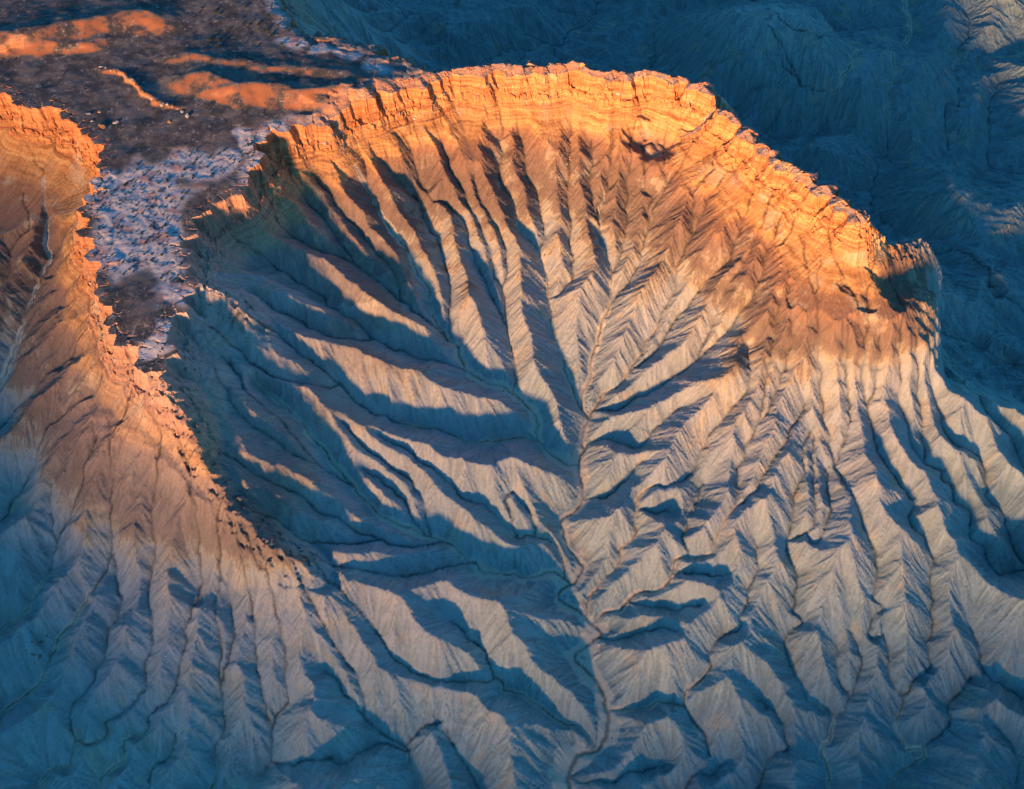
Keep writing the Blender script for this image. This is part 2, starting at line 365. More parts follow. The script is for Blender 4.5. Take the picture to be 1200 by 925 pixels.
            rec = np.where(fm,ids,rec).ravel(); root = rec==ids.ravel()
            # drainage area by pointer doubling
            Aa = np.full(N,dx*dx,np.float64); r = rec.astype(np.int64)
            w = Aa.copy(); 
            src = np.where(root,0,1)
            rr = r.copy(); dead = root.copy()
            S = w.copy()
            for _ in range(14):
                live = ~dead
                if not live.any(): break
                S = S + np.bincount(rr[live],weights=S[live],minlength=N)
                # advance: nodes whose pointer is a root stop
                nd = dead | root[rr]
                rr = rr[rr]; dead = nd
            A = S.reshape(ny,nx)
            slope = S0*(1+A/A0)**(-TH)
            slope = np.maximum(slope,.07).astype(np.float32)
            a = np.where(root.reshape(ny,nx),0,slope*bd).ravel().astype(np.float64)
            r = rec.astype(np.int64)
            for _ in range(14):
                a = a + a[r]
                r = r[r]
                # roots hold a=0 so summing past them is harmless
            base = np.where(fm,fixed,Zw).ravel()[r]
            Zn = (base+a).reshape(ny,nx).astype(np.float32)
            Z = Zn
            if it < nit-1:       # a wash left hanging cuts down to the ground beside it
                mn = np.full((ny,nx),1e9,np.float32)
                for dy_,dx_ in NB: mn = np.minimum(mn, shift(Z,dy_,dx_,1e9))
                hang = fm&(Z>mn+1.1*dx+1.0)&(lv>0)
                fixed = np.where(hang,mn+.1*dx,fixed)
            print('lv',lv,'it',it,'roots',int(root.sum()-fm.sum()),'z',float(Z.min()),float(Z.max()),round(time.time()-T0,1))
    return dict(bk=bk.astype(np.float32),dcr=dcr,zcr=zcr,Z=Z,A=A.astype(np.float32),fm=fm,dm=dm,dc=dc,cw=cw,mm=mm,jx=jx,jy=jy,dx=dx,nx=nx,ny=ny)
G = run_levels()
Z,A,nx,ny,dx,dm,mm,dc,cw = (G[k] for k in ('Z','A','nx','ny','dx','dm','mm','dc','cw'))
print('solved',round(time.time()-T0,1))
xs = np.linspace(X0,X1,nx,dtype=np.float32)[None,:]+G['jx']; ys = np.linspace(Y0,Y1,ny,dtype=np.float32)[:,None]+G['jy']
def worley(cell, seed, stretch=1.0):
    """cell id value, distance to the cell wall, and the cell centre, for every node"""
    cy_ = cell*stretch
    gx = int((X1-X0)/cell)+4; gy = int((Y1-Y0)/cy_)+4; g = rng(seed)
    px = g.uniform(.08,.92,(gy,gx)).astype(np.float32); py = g.uniform(.08,.92,(gy,gx)).astype(np.float32); val = g.uniform(-1,1,(gy,gx)).astype(np.float32)
    X = (xs-X0)/cell+1; Y = (ys-Y0)/cy_+1
    ix = X.astype(np.int32); iy = Y.astype(np.int32)
    f1 = np.full(Z.shape,9,np.float32); f2 = f1.copy(); v = np.zeros_like(f1); bx = np.zeros_like(f1); by = np.zeros_like(f1)
    for a in (-1,0,1):
        for b in (-1,0,1):
            jx_ = np.clip(ix+b,0,gx-1); jy_ = np.clip(iy+a,0,gy-1)
            cx_ = jx_+px[jy_,jx_]; cyy = jy_+py[jy_,jx_]
            d = (cx_-X)**2+(cyy-Y)**2
            m = d<f1
            f2 = np.where(m,f1,np.minimum(f2,d)); v = np.where(m,val[jy_,jx_],v); bx = np.where(m,cx_,bx); by = np.where(m,cyy,by); f1 = np.where(m,d,f1)
    return v,(np.sqrt(f2)-np.sqrt(f1))*cell,(bx-1)*cell+X0,(by-1)*cy_+Y0
# blocky caprock: a joint block belongs to the mesa when its centre does
wv,wf,wx,wy = worley(7.5,77)
ci = np.clip(((wx-X0)/dx).astype(int),0,nx-1); cj = np.clip(((wy-Y0)/dx).astype(int),0,ny-1)
m2 = mm[cj,ci]
d2,_,_ = distfield(m2,dx,100)
wv2,wf2,_,_ = worley(3.2,78)
din,_,_ = distfield(~m2,dx,26)
din2,_,_ = distfield(~mm,dx,100)
def low(a,k):
    h = (a.shape[0]//k)*k; w = (a.shape[1]//k)*k
    c = a[:h,:w].reshape(h//k,k,w//k,k).mean((1,3)); return up(blur(c,2),a.shape[0],a.shape[1])
Zlow = low(Z,int(round(16/dx)))
Tg = np.maximum(127-.52*np.maximum(d2-12,0)-.9*np.maximum(d2-62,0), G['zcr']-5-.50*G['dcr']-.9*np.maximum(G['dcr']-50,0))
lift = np.maximum(Tg-Zlow,0)*(1-G['bk'])*smooth(-(d2-85),0,20)*(1-.15*blur(poly_mask(BACKP,ny,nx).astype(np.float32),6))
db,zb = crest_field(ny,nx,dx,BGC,130); lift = np.maximum(lift,np.maximum(zb-.52*db-Zlow,0)*(db<128)*(zb!=0))
lift = low(lift.astype(np.float32),int(round(8/dx)))
Z = Z+np.maximum(lift,0)
def fill_holes(a,r):
    rg = None
    for dy_,dx_ in NB:
        b = shift(a,dy_*r,dx_*r,1e9) if dy_*dx_==0 else shift(a,int(dy_*r*.7),int(dx_*r*.7),1e9)
        rg = b if rg is None else np.minimum(rg,b)
    return np.where(rg<1e8,np.maximum(a,rg-.15),a)
for r_ in (2,4,6,9,13): Z = fill_holes(Z,r_)
Zs = blur(Z,2)*.7+Z*.3
rough = fbm(ny,nx,9,3,410)
dd = np.maximum(d2+.8*wv2*smooth(d2,1,4)*(1-smooth(d2,8,14))+.9*rough*smooth(d2,2,8)-1.2*(wf<.7)*(d2<8),0)
prof = np.interp(dd,[0,1.2,3.2,3.8,6.0,6.6,9.0,9.7,12.0,12.8,15.5,20,26,40,89],[146.5,141,139.5,137,135.8,133.3,132,129.6,128.6,126.5,124.8,120.5,113,92,-200]).astype(np.float32)
prof = prof + (wv*1.2-1.0*(wf<.8))*(d2<5)
cap = np.interp(d2,[0,8,20,34,50,70,98,99],[137,131,124,119,114,109,108,190]).astype(np.float32)
vb_ = poly_mask(BACKP,ny,nx); dk = np.minimum(dm,G['dcr']*2+20); Zs = np.where(vb_&(dk<164),np.minimum(Zs,np.interp(dk,[0,60,120,165],[148,86,28,40])+3*rough),Zs).astype(np.float32)
out = np.minimum(Zs,cap); out = np.maximum(out,prof)
cr_ = G['zcr']-np.interp(G['dcr'],[0,1.5,6,14,24,40,58],[0,.6,5,13.5,28,80,600])+(1.6*wv2+1.2*rough)*(G['dcr']<9)
out = np.maximum(out,cr_*(G['zcr']>60)-500*(G['zcr']<=60))
nearr = (np.minimum(d2,G['dcr'])<75)
for r_ in (3,5,8,12,18,26,36,48,36,18,8): out = np.where(nearr,fill_holes(out,r_),out)
# ---- mesa top
def line_y(pts):
    p = np.array(pts,float); x,y = ground(p[:,0],p[:,1],151); o = np.argsort(x); return x[o],y[o]
top = 150+1.0*fbm(ny,nx,70,4,300)+.35*rough
def scarp(pts,h,back,face):
    lx,ly = line_y(pts)
    yl = np.interp(xs,lx,ly)+3*noise(ny,nx,14,int(h*10))+1.5*noise(ny,nx,5,3)
    fx = smooth(xs,lx[0]-15,lx[0]+25)*(1-smooth(xs,lx[-1]-25,lx[-1]+15))
    s = ys-yl
    return h*fx*smooth(s,-face,0)*np.exp(-np.maximum(s,0)/back)
top = top + scarp([(-60,52),(0,47),(60,38),(110,30),(160,22),(212,22)],7,30,22)
top = top + scarp([(-40,62),(30,52),(90,50),(140,44)],4,15,12)
top = top + scarp([(198,92),(240,92),(280,104),(340,110),(400,110),(455,108)],7,26,20)
top = top + scarp([(118,80),(140,84),(155,94),(165,108),(180,119),(208,127)],3.2,14,3)
top = top + scarp([(185,66),(260,74),(340,84),(420,92)],2.5,20,10)
pave = smooth(noise(ny,nx,40,311)+.5*noise(ny,nx,16,312)+1.6*(1-smooth(din2,12,34))-.3,0,.5)       # bare cracked slabs near the rim
px_,py_ = wpoly(150,[(165,225),(165,300),(190,350),(170,400)]).T
shelf = np.zeros_like(Z)
for (u,v,r) in [(170,215,26),(160,250,34),(160,285,34),(185,320,20),(200,345,14),(185,395,16),(170,415,12),(120,215,20),(230,195,22),(265,185,16),(290,165,12),(350,55,14),(375,62,12),(410,65,16),(470,85,18),(440,75,14)]:
    x,y = ground(u,v,150); shelf = np.maximum(shelf, 1-smooth(np.hypot(xs-float(x),(ys-float(y)))+7*noise(ny,nx,12,313),r*.62,r*1.0))
for (u,v,r) in [(155,340,22),(150,370,17),(165,385,12),(170,360,14)]:
    x,y = ground(u,v,150); shelf = np.minimum(shelf, smooth(np.hypot(xs-float(x),ys-float(y))+5*noise(ny,nx,9,314),r*.4,r*.75))
slab = np.maximum(shelf,(1-smooth(din,5,13))*smooth(xs+.25*(ys-450),-185,-165))
crk = (1-smooth(wf,.0,.7))*(1-smooth(din,3,11))*smooth(wv+noise(ny,nx,30,55),-.9,.2); crk2 = (1-smooth(wf2,.0,.45))*slab*smooth(noise(ny,nx,9,56),-.3,.5)
top = top + slab*(.5*wv*(1-smooth(din,8,20))+.22*wv2) - 1.3*crk - .3*crk2
fin = smooth(xs+.25*(ys-450),-150,-110)
fin = fin*(1-smooth(din2,13,22)); top = top - fin*(3.6*(1-smooth(din,0,8))+.5*wv2+1.3*wv); slab = slab*(1-.75*fin)
H = np.where(m2,top,out).astype(np.float32)
# ---- hairline rills: noise drawn out along the fall of the slope
def drawn_out(seed, steps):
    gz = blur(H,2); gy_,gx_ = np.gradient(gz); gl = np.sqrt(gx_*gx_+gy_*gy_)+1e-5; gx_ /= gl; gy_ /= gl
    w = rng(seed).uniform(-1,1,H.shape).astype(np.float32); acc = w.copy()
    base_x = np.broadcast_to(np.arange(nx,dtype=np.float32)[None,:],H.shape); base_y = np.broadcast_to(np.arange(ny,dtype=np.float32)[:,None],H.shape)
    px = base_x+0; py = base_y+0
    for k in range(steps):
        j = np.clip(np.round(py),0,ny-1).astype(np.int32); i = np.clip(np.round(px),0,nx-1).astype(np.int32)
        px = px-gx_[j,i]; py = py-gy_[j,i]
        j = np.clip(np.round(py),0,ny-1).astype(np.int32); i = np.clip(np.round(px),0,nx-1).astype(np.int32)
        acc += w[j,i]
    return acc/math.sqrt(steps+1)*1.6
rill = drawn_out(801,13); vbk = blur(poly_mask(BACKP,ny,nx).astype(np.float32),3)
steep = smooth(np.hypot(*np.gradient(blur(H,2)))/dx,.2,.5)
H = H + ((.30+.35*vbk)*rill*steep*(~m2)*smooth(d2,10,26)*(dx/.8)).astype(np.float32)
# ---- attributes
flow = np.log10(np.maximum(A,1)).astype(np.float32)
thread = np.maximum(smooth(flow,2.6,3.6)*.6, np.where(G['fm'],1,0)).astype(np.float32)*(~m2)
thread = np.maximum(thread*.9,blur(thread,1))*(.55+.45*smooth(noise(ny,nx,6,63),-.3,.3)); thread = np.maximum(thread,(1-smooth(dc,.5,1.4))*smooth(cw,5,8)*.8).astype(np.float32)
bed = ((1-smooth(dc+(3.2*noise(ny,nx,11,61)+1.8*noise(ny,nx,4,62))*np.minimum(cw/5,1.5),cw*.7,cw*.85+.3))*(cw>.9)*(~m2)).astype(np.float32)
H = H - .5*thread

gx0,gy0 = ground(285,420,100); shade_grey = np.maximum(np.clip(G['bk']*1.2,0,1),np.exp(-(((xs-float(gx0))/75)**2+((ys-float(gy0))/95)**2))).astype(np.float32)
def grid_mesh(name, xs, ys, zs):
    ny,nx = zs.shape
    co = np.stack([np.broadcast_to(xs,zs.shape),np.broadcast_to(ys,zs.shape),zs],-1).reshape(-1,3).astype(np.float32)
    me = bpy.data.meshes.new(name)
    me.vertices.add(len(co)); me.vertices.foreach_set('co',co.ravel())
    i = np.arange(nx*ny,dtype=np.int32).reshape(ny,nx)
    q = np.stack([i[:-1,:-1],i[:-1,1:],i[1:,1:],i[1:,:-1]],-1).reshape(-1)
    nf = len(q)//4
    me.loops.add(len(q)); me.loops.foreach_set('vertex_index',q)
    me.polygons.add(nf); me.polygons.foreach_set('loop_start',np.arange(0,nf*4,4,dtype=np.int32))
    me.polygons.foreach_set('use_smooth',np.ones(nf,bool))
    me.update(calc_edges=True)
    return me
# ------------------------------------------------------------------ sheet out to the horizon
NP = 26
def ext(lo,hi,n):
    k = np.arange(1,n+1); return lo-4*(1.33**k-1)*2.2, hi+4*(1.33**k-1)*2.2
def pad_sheet():
    lx,hx = ext(X0,X1,NP); ly,hy = ext(Y0,Y1,NP)
    Xf = np.pad(np.broadcast_to(xs,H.shape),NP,mode='edge'); Yf = np.pad(np.broadcast_to(ys,H.shape),NP,mode='edge')
    Xf[:,:NP] = lx[::-1][None,:]; Xf[:,-NP:] = hx[None,:]; Yf[:NP,:] = ly[::-1][:,None]; Yf[-NP:,:] = hy[:,None]
    Zf = np.pad(H,NP,mode='edge')
    d = np.maximum(np.maximum(X0-Xf,Xf-X1),np.maximum(Y0-Yf,Yf-Y1)); d = np.maximum(d,0)
    w = np.clip(d/700,0,1); w = w*w*(3-2*w)
    plain = -10+14*np.sin(Xf/310+1)*np.cos(Yf/270)+9*np.sin(Xf/97)*np.sin(Yf/121+2)
    Zf = Zf*(1-w)+plain*w
    return Xf.astype(np.float32),Yf.astype(np.float32),Zf.astype(np.float32)
Xf,Yf,Zf = pad_sheet()
sc = bpy.context.scene
COL = sc.collection
def padf(a): return np.pad(np.asarray(a,np.float32),NP,mode='edge')
ATT = {'thread':padf(thread),'bed':padf(bed),'mesa':padf(m2),'slab':padf(slab*m2),'crack':padf(np.maximum(crk,crk2*.7)*m2),'rill':padf(rill),'shade_grey':padf(shade_grey)}
# the setting as separate sheets that share their borders
backp = BACKP
vb = np.pad(poly_mask(backp,ny,nx),NP,mode='edge')
m2p = np.pad(m2,NP,mode='edge'); clf = np.pad((d2<17)&(d2>0),NP,mode='edge'); bedp = padf(bed)>.45
bedp &= ~clf&~m2p
kindm = np.zeros(Zf.shape,np.int8); kindm[vb] = 1; kindm[clf] = 2; kindm[m2p] = 3; kindm[bedp&(kindm==0)] = 4
cell = kindm[:-1,:-1]
rockm = np.pad((d2<19)&((~m2)|(din<7)),NP,mode='edge')[:-1,:-1]
def sheet(name,k):
    ny_,nx_ = Zf.shape; use = cell==k
    j,i = np.nonzero(use); idx = (j*nx_+i).astype(np.int64)
    q = np.stack([idx,idx+1,idx+nx_+1,idx+nx_],-1)
    u,inv = np.unique(q,return_inverse=True); q = inv.reshape(-1).astype(np.int32)
    me = bpy.data.meshes.new(name); me.vertices.add(len(u))
    co = np.stack([Xf.ravel()[u],Yf.ravel()[u],Zf.ravel()[u]],-1).astype(np.float32); me.vertices.foreach_set('co',co.ravel())
    nf = len(idx); me.loops.add(nf*4); me.loops.foreach_set('vertex_index',q)
    me.polygons.add(nf); me.polygons.foreach_set('loop_start',np.arange(0,nf*4,4,dtype=np.int32))
    me.polygons.foreach_set('use_smooth',~rockm[use])
    me.update(calc_edges=True)
    for n_,a_ in ATT.items():
        at = me.attributes.new(n_,'FLOAT','POINT'); at.data.foreach_set('value',np.ascontiguousarray(a_.ravel()[u]))
    # normals of the whole sheet, so that no seam shows where two sheets meet
    nrm = NRM.reshape(-1,3)[u]
    sm = (~rockm[use])
    me.normals_split_custom_set_from_vertices(nrm) if k!=2 and k!=3 else None
    o = bpy.data.objects.new(name,me); COL.objects.link(o); o['kind'] = 'structure'
    return me
gy_ = np.gradient(Zf,axis=0)/np.maximum(np.gradient(Yf,axis=0),.1); gx_ = np.gradient(Zf,axis=1)/np.maximum(np.gradient(Xf,axis=1),.1)
NRM = np.stack([-gx_,-gy_,np.ones_like(Zf)],-1); NRM /= np.linalg.norm(NRM,axis=-1,keepdims=True)
SHEETS = [sheet('badland_terrain',0),sheet('valley_ground',1),sheet('cliff',2),sheet('mesa_ground',3),sheet('stream_bed',4)]
# ------------------------------------------------------------------ ground material
class NT:
    def __init__(s,name,rough=.95,spec=.1):
        s.m = bpy.data.materials.new(name); s.m.use_nodes = True; s.t = s.m.node_tree; s.n = s.t.nodes
        s.b = s.n['Principled BSDF']; s.b.inputs['Roughness'].default_value = rough; s.b.inputs['Specular IOR Level'].default_value = spec
    def link(s,a,b): s.t.links.new(a,b)
    def put(s,inp,v):
        if isinstance(v,bpy.types.NodeSocket): s.link(v,inp)
        elif v is not None: inp.default_value = v
    def math(s,op,a,b=None,c=None,clamp=False):
        n = s.n.new('ShaderNodeMath'); n.operation = op; n.use_clamp = clamp
        s.put(n.inputs[0],a); s.put(n.inputs[1],b)
        if c is not None: s.put(n.inputs[2],c)
        return n.outputs[0]
    def att(s,name):
        n = s.n.new('ShaderNodeAttribute'); n.attribute_name = name; return n.outputs['Fac']
    def pos(s):
        n = s.n.new('ShaderNodeNewGeometry'); return n.outputs['Position']
    def noise(s,scale,detail=4,vec=None,rough=.55,col=False):
        n = s.n.new('ShaderNodeTexNoise'); n.inputs['Scale'].default_value = scale; n.inputs['Detail'].default_value = detail; n.inputs['Roughness'].default_value = rough
        s.put(n.inputs['Vector'],vec); return n.outputs['Color' if col else 'Fac']
    def mix(s,f,a,b,mode='MIX'):
        n = s.n.new('ShaderNodeMix'); n.data_type = 'RGBA'; n.blend_type = mode
        s.put(n.inputs[0],f); s.put(n.inputs[6],a if not isinstance(a,tuple) else (*a,1)); s.put(n.inputs[7],b if not isinstance(b,tuple) else (*b,1)); return n.outputs[2]
    def ramp(s,f,stops):
        n = s.n.new('ShaderNodeValToRGB'); e = n.color_ramp.elements
        while len(e)<len(stops): e.new(.5)
        for k,(p,c) in enumerate(stops): e[k].position = p; e[k].color = (*c,1)
        s.put(n.inputs[0],f); return n.outputs[0]
    def step(s,x,a,b):
        n = s.n.new('ShaderNodeMapRange'); n.interpolation_type = 'SMOOTHSTEP'; s.put(n.inputs[0],x); n.inputs[1].default_value = a; n.inputs[2].default_value = b; return n.outputs[0]
def ground_material():
    t = NT('badland_ground')
    P = t.pos(); sep = t.n.new('ShaderNodeSeparateXYZ'); t.link(P,sep.inputs[0]); z = sep.outputs[2]
    n1 = t.noise(.012,2,P); n2 = t.noise(.09,4,P); n3 = t.noise(.7,4,P); n4 = t.noise(2.6,2,P)
    # strata height, gently warped
    zz = t.math('ADD',z,t.math('MULTIPLY',t.math('SUBTRACT',n1,.5),22.0))
    zz = t.math('ADD',zz,t.math('MULTIPLY',t.math('SUBTRACT',n2,.5),20.0))
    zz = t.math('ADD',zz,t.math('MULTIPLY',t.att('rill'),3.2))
    zc = t.math('ADD',z,t.math('MULTIPLY',t.math('SUBTRACT',n2,.5),3.0))
    shale = t.ramp(t.math('DIVIDE',zz,100.0),[(0,(.22,.30,.29)),(.3,(.285,.365,.335)),(.45,(.36,.425,.375)),(.52,(.32,.38,.355)),(.7,(.335,.365,.35)),(.84,(.36,.36,.32)),(.89,(.38,.32,.22)),(.92,(.24,.185,.135)),(1,(.20,.15,.11))])
    up_ = t.ramp(t.math('DIVIDE',t.math('SUBTRACT',zc,95.0),60.0),[(0,(.19,.14,.105)),(.22,(.205,.138,.10)),(.38,(.27,.15,.09)),(.44,(.54,.29,.11)),(.55,(.58,.28,.09)),(.58,(.36,.115,.045)),(.62,(.55,.25,.085)),(.68,(.42,.12,.045)),(.74,(.54,.21,.075)),(.82,(.44,.12,.05)),(.90,(.53,.20,.09)),(1,(.54,.27,.17))])
    col = t.mix(t.step(zz,93,99),shale,up_)
    col = t.mix(t.math('MULTIPLY',t.att('shade_grey'),.85),col,(.42,.42,.39))  # grey painted in to lighten the shaded back slope and inner left wall
    # fine strata lines on the cliff
    band = t.noise(1.0,3,None); 
    cx = t.n.new('ShaderNodeCombineXYZ'); t.put(cx.inputs[2],t.math('MULTIPLY',zc,1.1)); t.put(cx.inputs[0],t.math('MULTIPLY',sep.outputs[0],.03)); t.put(cx.inputs[1],t.math('MULTIPLY',sep.outputs[1],.03))
    t.link(cx.outputs[0],band.node.inputs['Vector'])
    col = t.mix(t.math('MULTIPLY',t.math('MULTIPLY',t.step(z,114,124),.6),t.math('SUBTRACT',1.0,t.att('shade_grey'))),col,t.ramp(band,[(.30,(.12,.05,.025)),(.5,(.45,.22,.09)),(.68,(.62,.40,.18))]))
    col = t.mix(t.math('MULTIPLY',t.step(t.noise(.035,5,P,.7),.54,.66),.55),col,(.46,.39,.26))      # pale dusty patches
    col = t.mix(.5,col,t.mix(n3,(.30,.30,.30),(.72,.72,.72)),'OVERLAY')
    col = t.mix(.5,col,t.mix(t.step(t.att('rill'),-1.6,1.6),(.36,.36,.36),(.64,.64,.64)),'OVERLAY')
    # washes
    bedc = t.mix(n3,(.55,.48,.34),(.72,.65,.48))
    col = t.mix(t.math('MULTIPLY',t.att('bed'),.85),col,bedc)
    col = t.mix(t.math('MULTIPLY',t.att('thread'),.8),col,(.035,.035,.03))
    # mesa top
    nS = t.noise(.06,9,P,.72); soil = t.mix(t.step(nS,.42,.58),(.07,.07,.07),(.155,.145,.135)); soil = t.mix(t.math('MULTIPLY',t.step(t.noise(.25,8,P,.75),.56,.62),.8),soil,(.36,.33,.30)); soil = t.mix(t.math('MULTIPLY',t.step(n3,.55,.7),.5),soil,(.24,.19,.15))
    soil = t.mix(t.step(n4,.62,.72),soil,(.03,.032,.025))
    slabc = t.mix(n3,(.40,.39,.39),(.64,.62,.61)); slabc = t.mix(t.math('MULTIPLY',t.step(n2,.52,.62),.55),slabc,(.36,.13,.09))
    slabc = t.mix(t.step(n4,.60,.68),slabc,(.08,.07,.06))
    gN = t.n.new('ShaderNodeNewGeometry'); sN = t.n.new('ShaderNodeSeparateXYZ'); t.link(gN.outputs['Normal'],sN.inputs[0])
    soil = t.mix(t.math('MULTIPLY',t.step(t.math('MULTIPLY',sN.outputs[1],-1.0),.13,.30),t.step(nS,.40,.56)),soil,(.34,.14,.07))  # orange painted on soil faces turned to the sun, as grazing light
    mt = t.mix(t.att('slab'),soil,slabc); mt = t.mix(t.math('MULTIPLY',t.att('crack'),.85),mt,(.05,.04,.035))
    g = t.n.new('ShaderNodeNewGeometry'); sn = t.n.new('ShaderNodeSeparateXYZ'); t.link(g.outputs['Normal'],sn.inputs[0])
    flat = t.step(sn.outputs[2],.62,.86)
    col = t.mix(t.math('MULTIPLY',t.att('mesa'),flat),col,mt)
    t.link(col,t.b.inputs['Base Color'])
    bmp = t.n.new('ShaderNodeBump'); bmp.inputs['Strength'].default_value = .55; bmp.inputs['Distance'].default_value = .35
    t.link(t.math('ADD',t.math('MULTIPLY',n3,.8),t.math('MULTIPLY',n4,.35)),bmp.inputs['Height']); t.link(bmp.outputs[0],t.b.inputs['Normal'])
    return t.m
GM = ground_material()
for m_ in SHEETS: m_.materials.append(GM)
# ------------------------------------------------------------------ camera, light
cam = bpy.data.cameras.new('camera'); co = bpy.data.objects.new('camera',cam); COL.objects.link(co); sc.camera=co
co.location=(0,0,HC); co.rotation_euler=(math.pi/2-PITCH,0,0); cam.sensor_fit='HORIZONTAL'; cam.sensor_width=36; cam.lens=36*FPX/1200; cam.clip_start=1; cam.clip_end=60000
SUN_EL = math.radians(9.5); SUN_AZ = math.radians(180+22)      # clockwise from +Y (away from the camera)
w = bpy.data.worlds.new('World'); sc.world=w; w.use_nodes=True; wn = w.node_tree
sky = wn.nodes.new('ShaderNodeTexSky'); sky.sky_type='NISHITA'; sky.sun_disc=False; sky.sun_elevation=SUN_EL; sky.sun_rotation=SUN_AZ
sky.air_density=1.0; sky.dust_density=2.0; sky.ozone_density=3.0; sky.altitude=1500
bg = wn.nodes['Background']; tint = wn.nodes.new('ShaderNodeMix'); tint.data_type='RGBA'; tint.blend_type='MULTIPLY'; tint.inputs[0].default_value=1; tint.inputs[7].default_value=(.27,.82,1.02,1)
wn.links.new(sky.outputs[0],tint.inputs[6]); wn.links.new(tint.outputs[2],bg.inputs[0]); bg.inputs[1].default_value=.082
from mathutils import Vector
sl = bpy.data.lights.new('sun','SUN'); sl.energy=5.0; sl.angle=math.radians(8.0); sl.color=(1,.49,.20); so=bpy.data.objects.new('sun',sl); COL.objects.link(so)
sdir = Vector((math.sin(SUN_AZ)*math.cos(SUN_EL),math.cos(SUN_AZ)*math.cos(SUN_EL),math.sin(SUN_EL)))
so.rotation_euler = sdir.to_track_quat('Z','Y').to_euler(); so.location=(0,-300,900)
vs = sc.view_settings; vs.view_transform='Standard'; vs.look='None'; vs.exposure=1.6; vs.gamma=1
# ------------------------------------------------------------------ unseen ridge added to keep the low sun off the lower ground
def make_sun_block(HM):
    g = rng(91); n = 520; m = 35
    u = np.linspace(-2600,2600,n); v = np.linspace(-1,1,m)
    crest = HM+9*np.interp(u,np.linspace(-2600,2600,40),g.uniform(-1,1,40))+5*np.interp(u,np.linspace(-2600,2600,150),g.uniform(-1,1,150))
    crest += 72*np.exp(-((u-480)/190)**2)  # crest raised here to dim the left flank
    crest += 22*(1-np.exp(-((u-30)/150)**2))  # crest raised either side of the middle to shade the lower corners
    prof_ = (1-np.abs(v))[:,None]**1.15
    rel = np.pad(g.uniform(-1,1,(m-2,n)),((1,1),(0,0)))*30*(prof_*(1-prof_)*4)
    zz = crest[None,:]*prof_+rel-30*(1-prof_)
    d = 1300+v[:,None]*900
    sx_,sy_ = math.sin(SUN_AZ),math.cos(SUN_AZ)
    X = sx_*d+sy_*u[None,:]; Y = sy_*d-sx_*u[None,:]
    me = grid_mesh('sun_block_ridge',X,Y,zz)
    o = bpy.data.objects.new('sun_block_ridge',me); COL.objects.link(o); o['kind']='structure'
    t = NT('sun_block_rock'); P = t.pos(); t.link(t.mix(t.noise(.004,5,P),(.14,.11,.09),(.27,.21,.17)),t.b.inputs['Base Color']); me.materials.append(t.m)
    me.polygons.foreach_set('use_smooth',np.zeros(len(me.polygons),bool))
make_sun_block(54+math.tan(SUN_EL)*(1300+370))
# ------------------------------------------------------------------ loose rocks and shrubs
import bmesh
def rock_mesh(name, seed, ax=(1,.8,.6), n=16, pw=.35):
    g = random.Random(seed); bm = bmesh.new()
    for _ in range(n):
        p = [g.gauss(0,1) for _ in range(3)]; l = max(abs(c) for c in p)*(1-pw)+pw*math.sqrt(sum(c*c for c in p))
        bm.verts.new([.5*c/l*a*g.uniform(.86,1.05) for c,a in zip(p,ax)])
    bmesh.ops.convex_hull(bm,input=bm.verts[:])
    for v in [v for v in bm.verts if not v.link_faces]: bm.verts.remove(v)
    bmesh.ops.bevel(bm,geom=bm.edges[:],offset=.025,segments=1,affect='EDGES')
    zmin = min(v.co.z for v in bm.verts)
    for v in bm.verts: v.co.z -= zmin+.12*ax[2]
    me = bpy.data.meshes.new(name); bm.to_mesh(me); bm.free(); return me
def rock_mat(name,c1,c2,c3):
    t = NT(name); g = t.n.new('ShaderNodeTexCoord'); v = g.outputs['Object']
    n = t.noise(2.2,5,v); m = t.noise(7,3,v)
    col = t.mix(t.step(n,.35,.65),c1,c2); col = t.mix(t.math('MULTIPLY',t.step(m,.55,.7),.5),col,c3); t.link(col,t.b.inputs['Base Color'])
    b = t.n.new('ShaderNodeBump'); b.inputs['Strength'].default_value=.5; b.inputs['Distance'].default_value=.1; t.link(m,b.inputs['Height']); t.link(b.outputs[0],t.b.inputs['Normal'])
    return t.m
M_ORANGE = rock_mat('orange_sandstone',(.42,.20,.09),(.55,.31,.14),(.20,.09,.05))
M_PALE = rock_mat('pale_sandstone',(.42,.36,.30),(.55,.47,.38),(.25,.14,.10))
M_RED = rock_mat('reddish_sandstone',(.33,.15,.10),(.45,.27,.19),(.16,.09,.07))
M_GREY = rock_mat('dusty_rubble',(.26,.20,.15),(.38,.31,.24),(.14,.11,.09))
ROCKS = {}
for mn,mt_ in (('o',M_ORANGE),('p',M_PALE),('r',M_RED),('g',M_GREY)):
    L = []
    for k,ax in enumerate([(1,.8,.6),(1,.65,.55),(1,.9,.42),(.9,.85,.75),(1,.7,.35)]):
        m_ = rock_mesh('boulder',10*k+ord(mn),ax); m_.materials.append(mt_); L.append(m_)
    ROCKS[mn] = L
def hz(x,y):
    i = (x-X0)/dx; j = (y-Y0)/dx; i0 = min(max(int(i),0),nx-2); j0 = min(max(int(j),0),ny-2)
    fx = i-i0; fy = j-j0
    return float((H[j0,i0]*(1-fx)+H[j0,i0+1]*fx)*(1-fy)+(H[j0+1,i0]*(1-fx)+H[j0+1,i0+1]*fx)*fy)
def spot(u,v,z0=100):
    """the ground point seen at a survey direction"""
    z = z0
    for _ in range(14):
        x,y = ground(u,v,z); z = .5*z+.5*hz(float(x),float(y))
    x,y = ground(u,v,z); return float(x),float(y)
